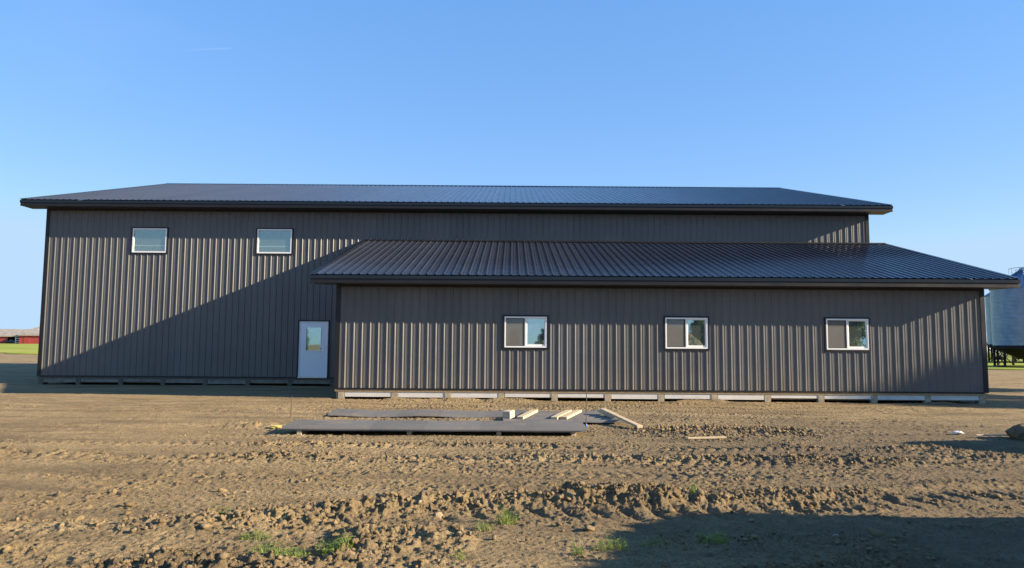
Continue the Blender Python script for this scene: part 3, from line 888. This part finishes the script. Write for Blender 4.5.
weed(-11.65, -20.5, 60, .16, .12, 'bushy weed in the middle of the big shadow', 11)
weed(-11.45, -19.15, 22, .22, .03, 'single tall weed at the top edge of the big shadow', 12)

# ------------------------------------------------------------------ grain bins
def grain_bin(cx, cy, lab):
    z0 = gz1(cx, cy)
    t = thing('grain_bin', lab, 'grain bin', (cx, cy, z0), 'galvanised hopper bins beside the shed')
    RB, ZC, ZT_ = 2.40, 1.72 + z0, 6.15 + z0
    prof = []; n = int((ZT_ - ZC) / .1 * 4)
    for i in range(n + 1):
        z = ZC + (ZT_ - ZC) * i / n
        prof.append((RB + .014 * math.sin((z - ZC) / .1016 * 2 * PI) + (.012 if int((z - ZC) / 1.12) % 2 else 0), z))
    obj('shell', MB().lathe(prof, 96, (cx, cy, 0)), M['galv'], t, smooth=True)
    mb = MB()
    for k in range(24):      # roof in pie sheets with raised seams
        a0, a1 = 2 * PI * k / 24, 2 * PI * (k + 1) / 24
        P = lambda r, a, z: (cx + r * math.cos(a), cy + r * math.sin(a), z)
        mb.quad(P(RB + .08, a0, ZT_ - .02), P(RB + .08, a1, ZT_ - .02), P(.4, a1, ZT_ + 1.45), P(.4, a0, ZT_ + 1.45))
        mb.obox(P(RB + .09, a0, ZT_ + .015), P(.42, a0, ZT_ + 1.485), .04, .07)
    obj('cone_roof', mb, M['galv'], t)
    obj('roof_cap', MB().lathe([(.45, ZT_ + 1.42), (.45, ZT_ + 1.6), (.38, ZT_ + 1.66), (.001, ZT_ + 1.7)], 24, (cx, cy, 0)), M['galv'], t)
    mb = MB()
    mb.tube([(cx + 1.1 * math.cos(a), cy + 1.1 * math.sin(a), ZT_ + 1.62) for a in np.linspace(0, 2 * PI, 25)], .02, 6, False)
    for a in np.linspace(0, 2 * PI, 9)[:-1]:
        mb.tube([(cx + 1.1 * math.cos(a), cy + 1.1 * math.sin(a), ZT_ + .8), (cx + 1.1 * math.cos(a), cy + 1.1 * math.sin(a), ZT_ + 1.62)], .018, 6)
    obj('roof_rail', mb, M['galv'], t)
    a = math.radians(318); mb = MB()
    dx, dy = math.cos(a), math.sin(a); px, py = -dy, dx
    for s in (-.2, .2):
        mb.tube([(cx + (RB + .2) * dx + s * px, cy + (RB + .2) * dy + s * py, .4 + z0), (cx + (RB + .2) * dx + s * px, cy + (RB + .2) * dy + s * py, ZT_ + .1), (cx + .6 * dx + s * px, cy + .6 * dy + s * py, ZT_ + 1.55)], .02, 6)
    for i in range(18):
        z = .6 + z0 + i * .32
        mb.tube([(cx + (RB + .2) * dx - .2 * px, cy + (RB + .2) * dy - .2 * py, z), (cx + (RB + .2) * dx + .2 * px, cy + (RB + .2) * dy + .2 * py, z)], .014, 6)
    for i in range(1, 12):
        f = i / 12; r = RB + .2 - (RB - .4) * f; z = ZT_ + .1 + 1.45 * f
        mb.tube([(cx + r * dx - .2 * px, cy + r * dy - .2 * py, z), (cx + r * dx + .2 * px, cy + r * dy + .2 * py, z)], .02, 6)
    obj('ladder', mb, M['whitetank'], t)
    obj('hopper_cone', MB().lathe([(RB + .01, ZC + .02), (RB + .02, ZC - .22), (.30, z0 + .55), (.28, z0 + .40), (.001, z0 + .40)], 48, (cx, cy, 0)), M['hopper'], t)
    for k in range(10):
        a = 2 * PI * (k + .3) / 10; b = 2 * PI * (k + 1.3) / 10
        mb = MB(); q = (cx + (RB - .06) * math.cos(a), cy + (RB - .06) * math.sin(a))
        mb.box(q[0] - .06, q[0] + .06, q[1] - .06, q[1] + .06, z0, ZC - .2)
        mb.box(q[0] - .16, q[0] + .16, q[1] - .16, q[1] + .16, z0 - .02, z0 + .03)
        obj('leg', mb, M['hopper'], t)
        if k % 2 == 0:
            q2 = (cx + (RB - .06) * math.cos(b), cy + (RB - .06) * math.sin(b))
            obj('brace', MB().tube([(q[0], q[1], z0 + .2), (q2[0], q2[1], ZC - .3)], .035, 6).tube([(q2[0], q2[1], z0 + .2), (q[0], q[1], ZC - .3)], .035, 6), M['hopper'], t)
    obj('base_ring', MB().lathe([(RB - .12, z0 + .04), (RB + .02, z0 + .04), (RB + .02, z0 + .16), (RB - .12, z0 + .16), (RB - .12, z0 + .04)], 40, (cx, cy, 0)), M['hopper'], t)
grain_bin(27.1, 29.3, 'nearer galvanised hopper bin beside the right end of the shed')
grain_bin(32.9, 38.6, 'farther galvanised hopper bin, partly hidden by the nearer bin')

TW = thing('storage_tank', 'white horizontal tank on dark saddles seen between the bin legs', 'tank', (36.5, 47, gz1(36.5, 47)))
zg = gz1(36.5, 47)
a_ = [(x, r) for x, r in ((32.0, .05), (32.05, .3), (32.25, .5), (32.6, .6), (41.4, .6), (41.75, .5), (41.95, .3), (42, .05))]
obj('tank_shell', MB().tube([(x, 47, zg + .95) for x, r in a_], [r for x, r in a_], 24), M['whitetank'], TW, smooth=True)
for xs_ in (33.4, 36.8, 40.4):
    mb = MB(); mb.box(xs_ - .1, xs_ + .1, 46.5, 47.5, zg, zg + .42); obj('saddle', mb, M['hopper'], TW)

# ------------------------------------------------------------------ far barns on the left
def shed(name, x0, x1, y0, y1, zb, ze, zr, lab, bays=(), cat='barn', ridge_in=0.0, doors=()):
    t = thing(name, lab, cat, ((x0 + x1) / 2, (y0 + y1) / 2, zb))
    mb = MB(); ym = (y0 + y1) / 2
    mb.box(x0, x1, y1 - .2, y1, zb - .3, ze); mb.box(x0, x0 + .2, y0, y1 - .2, zb - .3, ze); mb.box(x1 - .2, x1, y0, y1 - .2, zb - .3, ze)
    xa = x0 + .2
    for (a, b) in list(bays) + [(x1 - .2, None)]:
        mb.box(xa, a, y0, y0 + .2, zb - .3, ze)
        if b is not None:
            mb.box(a, b, y0, y0 + .2, ze - .45, ze)
            xa = b
    if not ridge_in:
        for x in (x0 + .1, x1 - .1):
            n = len(mb.v); mb.v += [(x, y0, ze), (x, y1, ze), (x, ym, zr)]; mb.f.append((n, n + 1, n + 2))
    obj('wall', mb, M['red'], t)
    ov = .5; mb = MB()
    sl = (zr - ze) / (ym - y0)
    for s, yy in ((-1, y0), (1, y1)):
        ye = yy + s * ov; zee = ze - sl * ov + .05
        P = [(x0 - ov, ye, zee), (x1 + ov, ye, zee), (x0 - ov + ridge_in, ym, zr + .05), (x1 + ov - ridge_in, ym, zr + .05)]
        mb.hexa(P + [(p[0], p[1], p[2] + .15) for p in P])
    if ridge_in:
        for s, xx in ((-1, x0 - ov), (1, x1 + ov)):
            n = len(mb.v); zee = ze - sl * ov + .2
            mb.v += [(xx, y0 - ov, zee), (xx, y1 + ov, zee), (xx - s * ridge_in, ym, zr + .2)]; mb.f.append((n, n + 1, n + 2))
    obj('roof', mb, M['barnroof'], t)
    for a, b in doors:
        mb = MB(); mb.box(a, b, y0 - .08, y0 - .01, zb, ze - .8); obj('door', mb, M['red'], t, .03)
        for q in (a + .1, b - .1): pass
    mb = MB(); mb.box(x0 - .3, x1 + .3, y0 - .55, y0 - .5, ze - sl * ov - .22, ze - sl * ov + .04); obj('eave_board', mb, M['oldlumber'], t)
    return t
zb_ = .70
shed('red_barn', -248, -219.2, 276, 288, zb_, 4.3, 7.05, 'long low red barn with open bay and faded roof on the far left', bays=((-227.4, -219.6),), doors=((-232, -229),))
shed('red_barn', -218.4, -199, 270, 284, zb_, 4.75, 8.1, 'taller red barn with hipped roof showing beside the shed corner', ridge_in=3.2, doors=((-216.5, -213.8),))
# pickup in the open bay
cx_, cy_ = -224.9, 275.2; z_ = gz1(cx_, cy_) + .05
T = thing('pickup_truck', 'dark pickup parked in the open bay of the low red barn', 'pickup', (cx_, cy_, z_))
mb = MB(); mb.box(cx_ - 2.6, cx_ + 2.6, cy_ - .95, cy_ + .95, z_ + .45, z_ + 1.15)
mb.hexa([(cx_ - .9, cy_ - .92, z_ + 1.15), (cx_ + 1.2, cy_ - .92, z_ + 1.15), (cx_ - .9, cy_ + .92, z_ + 1.15), (cx_ + 1.2, cy_ + .92, z_ + 1.15),
         (cx_ - .6, cy_ - .75, z_ + 1.85), (cx_ + .6, cy_ - .75, z_ + 1.85), (cx_ - .6, cy_ + .75, z_ + 1.85), (cx_ + .6, cy_ + .75, z_ + 1.85)])
obj('body', mb, M['dark'], T, .06)
for dx in (-1.6, 1.7):
    for dy in (-.85, .85):
        obj('wheel', MB().tube([(cx_ + dx, cy_ + dy - .13, z_ + .40), (cx_ + dx, cy_ + dy + .13, z_ + .40)], .4, 16), M['rubber'], T)
T = thing('rail_gate', 'white three-rail gate standing beside the dark pickup', 'gate', (-220.5, 273, z_))
zq = gz1(-220.5, 273)
obj('post', MB().box(-222.1, -221.9, 272.9, 273.1, zq - .2, zq + 2.9), M['vinyl'], T)
obj('post', MB().box(-219.1, -218.9, 272.9, 273.1, zq - .2, zq + 2.9), M['vinyl'], T)
for k in range(3):
    obj('rail', MB().box(-221.9, -219.1, 272.95, 273.05, zq + .5 + k * .85, zq + .75 + k * .85), M['vinyl'], T)

# ------------------------------------------------------------------ trees
def tree_parts(seed, H, W, nleaf, lsize, base=.18):
    rr = random.Random(seed); tr = MB()
    tr.tube([(0, 0, -.3), (.05, 0, H * .3), (-.05, .05, H * .65), (0, 0, H * .92)], [H * .022, H * .016, H * .009, H * .002], 8)
    lobes = []
    for k in range(26):
        f = base + (1 - base) * rr.random() ** .8
        a = rr.uniform(0, 2 * PI); rad = W * (1 - abs(f - .45) * 1.15) * rr.uniform(.35, .85)
        c = Vector((rad * math.cos(a), rad * math.sin(a), H * f))
        tr.tube([(0, 0, H * max(.1, f - .22)), tuple(c * .6 + Vector((0, 0, H * (f - .08) * .4))), tuple(c)], [H * .006, H * .004, H * .001], 6)
        lobes.append((c, W * rr.uniform(.22, .42)))
    lobes.append((Vector((0, 0, H * .95)), W * .25))
    n = nleaf; L_ = [lobes[rr.randrange(len(lobes))] for _ in range(n)]
    V = np.zeros((n, 4, 3))
    for i, (c, r) in enumerate(L_):
        d = Vector((rr.gauss(0, 1), rr.gauss(0, 1), rr.gauss(0, 1))).normalized() * r * rr.uniform(.4, 1.1)
        p = c + d
        u = Vector((rr.gauss(0, 1), rr.gauss(0, 1), rr.gauss(0, 1))).normalized(); w = u.orthogonal().normalized()
        s = lsize * rr.uniform(.6, 1.3)
        V[i] = [p - u * s, p + w * s * .6, p + u * s, p - w * s * .6]
    return tr, V.reshape(-1, 3), np.arange(n * 4).reshape(n, 4)
def tree(loc, lab, parts, group, s=1.0, rz=0.0):
    t = thing('tree', lab, 'tree', loc, group); t.rotation_euler = (0, 0, rz); t.scale = (s, s, s)
    a = link_mesh('trunk', parts[0], None, t); b = link_mesh('crown', parts[1], None, t)
    return t
def tree_meshes(*a):
    tr, V, F = tree_parts(*a)
    m1 = bpy.data.meshes.new('trunk'); m1.from_pydata(tr.v, [], tr.f); m1.materials.append(M['trunk'])
    m2 = np_mesh('crown', V, F); m2.materials.append(M['leaf'])
    return m1, m2
TA = tree_meshes(11, 12.9, 3.2, 15000, .17, .06)  # tall trees out of view, added to shade the lean-to's right end
TBm = tree_meshes(12, 9.5, 4.2, 14000, .22, .02)
for x, y, s, rz, lab in ((30.0, -12.7, .885, 0, 'unseen leafy tree added to shade the lean-to, nearest the shed front'),
                         (34.5, -13.4, .95, 1.2, 'unseen leafy tree added to shade the lean-to, behind the nearest one'),
                         (31.0, -9.0, .89, 2.1, 'unseen leafy tree added to shade the lean-to, in line with the lean-to end'),
                         (30.2, -5.0, .92, 4.0, 'unseen leafy tree added to shade the lean-to, in line with the main wall')):
    tree((x, y, gz1(x, y)), lab, TA, 'unseen trees added to shade the lean-to end', s, rz)
for x, y, s, rz, lab in ((25, -86, .80, 0, 'bushy tree behind the yard, second from the far right'), (19, -90, .66, 1, 'bushy tree behind the yard, third from the far right'),
                         (13, -86, .58, 2, 'bushy tree behind the yard, fourth from the far right'), (31, -82, .95, 3, 'bushy tree behind the yard, farthest right'),
                         (7.5, -90, .55, 5.5, 'mid-height bushy tree behind the yard'),
                         (2.5, -92, .50, 4, 'small bushy tree behind the yard'), (-3, -95, .44, 5, 'lowest bushy tree behind the yard'),
                         (-8, -97, .40, 6, 'shrub behind the yard, right of the middle'), (-13, -97, .38, 1.5, 'shrub behind the yard, near the middle'),
                         (-18, -97, .36, 3.5, 'shrub behind the yard, left of the middle'), (-24, -97, .42, 2.5, 'shrub behind the yard, on the left'), (-44, -96, .45, .7, 'shrub behind the yard, second from the far left'), (-50, -98, .50, 4.7, 'shrub behind the yard, farthest left')):
    tree((x, y, 0), lab, TBm, 'trees behind the yard', s, rz)

# far treeline beyond the barns and low weeds under the bins
def leafy(name, boxes, n, size):
    V = np.zeros((n, 4, 3)); rr = random.Random(5)
    for i in range(n):
        x0, x1, y0, y1, z0, z1 = boxes[i % len(boxes)]
        x = rr.uniform(x0, x1); hh = z0 + (z1 - z0) * (.35 + .65 * float(vn(np.array([x * .12]), np.array([.3]), 3)[0]))
        p = Vector((x, rr.uniform(y0, y1), z0 + (hh - z0) * rr.random()))
        u = Vector((rr.gauss(0, 1), rr.gauss(0, 1), rr.gauss(0, 1))).normalized(); w = u.orthogonal()
        s = size * rr.uniform(.6, 1.4)
        V[i] = [p - u * s, p + w * s * .7, p + u * s, p - w * s * .7]
    o = link_mesh(name, np_mesh(name, V.reshape(-1, 3), np.arange(n * 4).reshape(n, 4)), M['leaf']); o['kind'] = 'stuff'
leafy('treeline', [(-520, -330, 500, 520, 1, 12.5)], 5000, 1.3)
leafy('treeline', [(60, 420, 380, 400, .8, 8)], 5000, 1.2)
leafy('low_weeds', [(26, 52, 42, 45, 0, .75)], 3500, .11)

# ------------------------------------------------------------------ sky, sun, camera
w = bpy.data.worlds.new('World'); scene.world = w; w.use_nodes = True
nt = w.node_tree; bg = nt.nodes['Background']
sky = nd(nt, 'ShaderNodeTexSky', sky_type='NISHITA')
sky.sun_disc = False
sky.sun_elevation = SUN_EL
sky.sun_rotation = math.atan2(SUN.x, SUN.y)
sky.altitude = 600
sky.air_density = 1.0; sky.dust_density = .1; sky.ozone_density = 2.2
c = sky.outputs[0]
# a wisp of cirrus and a short contrail, placed by direction in the sky
tc = nd(nt, 'ShaderNodeTexCoord')
def sky_dir(u, v):
    a, b = u - 512, v - 287.49
    c_, s_ = math.cos(-.007), math.sin(-.007)
    A, B_ = c_ * a - s_ * b, s_ * a + c_ * b
    X, V_ = A / 708.97, -B_ / 708.97
    cp, sp = math.cos(.082), math.sin(.082)
    return Vector((X, cp - sp * V_, sp + cp * V_)).normalized()
def dotn(vec):
    n = nd(nt, 'ShaderNodeVectorMath', operation='DOT_PRODUCT'); n.inputs[1].default_value = vec
    nt.links.new(tc.outputs['Generated'], n.inputs[0]); return n.outputs['Value']
def mr(val, a, b, c0, d0, smooth=True):
    n = nd(nt, 'ShaderNodeMapRange'); n.interpolation_type = 'SMOOTHSTEP' if smooth else 'LINEAR'
    for k, v in zip(('From Min', 'From Max', 'To Min', 'To Max'), (a, b, c0, d0)): n.inputs[k].default_value = v
    nt.links.new(val, n.inputs['Value']); return n.outputs[0]
def mul(a, b):
    n = nd(nt, 'ShaderNodeMath', operation='MULTIPLY'); nt.links.new(a, n.inputs[0]); nt.links.new(b, n.inputs[1]) if hasattr(b, 'node') else setattr(n.inputs[1], 'default_value', b); return n.outputs[0]
def absn(a):
    n = nd(nt, 'ShaderNodeMath', operation='ABSOLUTE'); nt.links.new(a, n.inputs[0]); return n.outputs[0]
p0, p1 = sky_dir(168, 51), sky_dir(231, 48)
ax = (p1 - p0).normalized(); mid = ((p0 + p1) / 2).normalized(); nrm = mid.cross(ax).normalized()
half = (p1 - p0).length / 2
trail = mul(mul(mr(absn(dotn(nrm)), .0004, .0017, 1, 0), mr(dotn(ax), -half, half * .7, 0, 1)), mr(dotn(ax), half * .95, half * 1.02, .10, 0))
q0 = sky_dir(120, 5)
wnz = nd(nt, 'ShaderNodeTexNoise'); wnz.inputs['Scale'].default_value = 6; wnz.inputs['Detail'].default_value = 5
mp_ = nd(nt, 'ShaderNodeMapping'); mp_.inputs['Scale'].default_value = (.7, 1, 2.6)
nt.links.new(tc.outputs['Generated'], mp_.inputs[0]); nt.links.new(mp_.outputs[0], wnz.inputs[0])
wisp = mul(mul(mr(dotn(q0), .985, 1.0, 0, .035), mr(wnz.outputs['Fac'], .42, .7, 0, 1)), 1.0)
add = nd(nt, 'ShaderNodeMath', operation='ADD'); add.use_clamp = True
nt.links.new(trail, add.inputs[0]); nt.links.new(wisp, add.inputs[1])
cc = mixc(nt, add.outputs[0], c, (3.6, 5.0, 6.6))
hs = nd(nt, 'ShaderNodeHueSaturation'); hs.inputs['Saturation'].default_value = 2.0
gm = nd(nt, 'ShaderNodeGamma'); gm.inputs[1].default_value = .38   # the camera's soft shoulder on a bright sky
nt.links.new(cc, gm.inputs[0]); nt.links.new(mixc(nt, 1.0, gm.outputs[0], (1.30, 1.285, 1.40), 'MULTIPLY'), hs.inputs['Color']); nt.links.new(mixc(nt, 1.0, hs.outputs[0], (1.22, 1.74, 2.35), 'DARKEN'), bg.inputs['Color'])
bg.inputs['Strength'].default_value = .15

sd = bpy.data.lights.new('sun', 'SUN'); sd.energy = 5.0; sd.angle = math.radians(.5); sd.color = (1, .83, .60)
so = bpy.data.objects.new('sun', sd); COL.objects.link(so)
so.rotation_euler = SUN.to_track_quat('Z', 'Y').to_euler(); so.location = SUN * 60

cd = bpy.data.cameras.new('camera'); cam = bpy.data.objects.new('camera', cd); COL.objects.link(cam); scene.camera = cam
cd.sensor_width = 36; cd.sensor_fit = 'HORIZONTAL'; cd.lens = 708.97 / 1024 * 36; cd.shift_y = 3.49 / 1024
cd.clip_start = .05; cd.clip_end = 20000
pt, ya, ro = .0820, .0004, -.0070
ex = Vector((math.cos(ya), math.sin(ya), 0)); ey = Vector((-math.sin(ya), math.cos(ya), 0)); ez = Vector((0, 0, 1))
ev = -math.sin(pt) * ey + math.cos(pt) * ez; fw = math.cos(pt) * ey + math.sin(pt) * ez
rt = math.cos(ro) * ex - math.sin(ro) * ev; up = math.sin(ro) * ex + math.cos(ro) * ev
cam.matrix_world = Matrix(((rt.x, up.x, -fw.x, CAM[0]), (rt.y, up.y, -fw.y, CAM[1]), (rt.z, up.z, -fw.z, CAM[2]), (0, 0, 0, 1)))

vs_ = scene.view_settings
vs_.view_transform = 'Standard'; vs_.look = 'None'; vs_.exposure = 1.50; vs_.gamma = 1; vs_.use_curve_mapping = False
scene.render.resolution_x, scene.render.resolution_y = 1024, 568
scene.cycles.max_bounces = 8
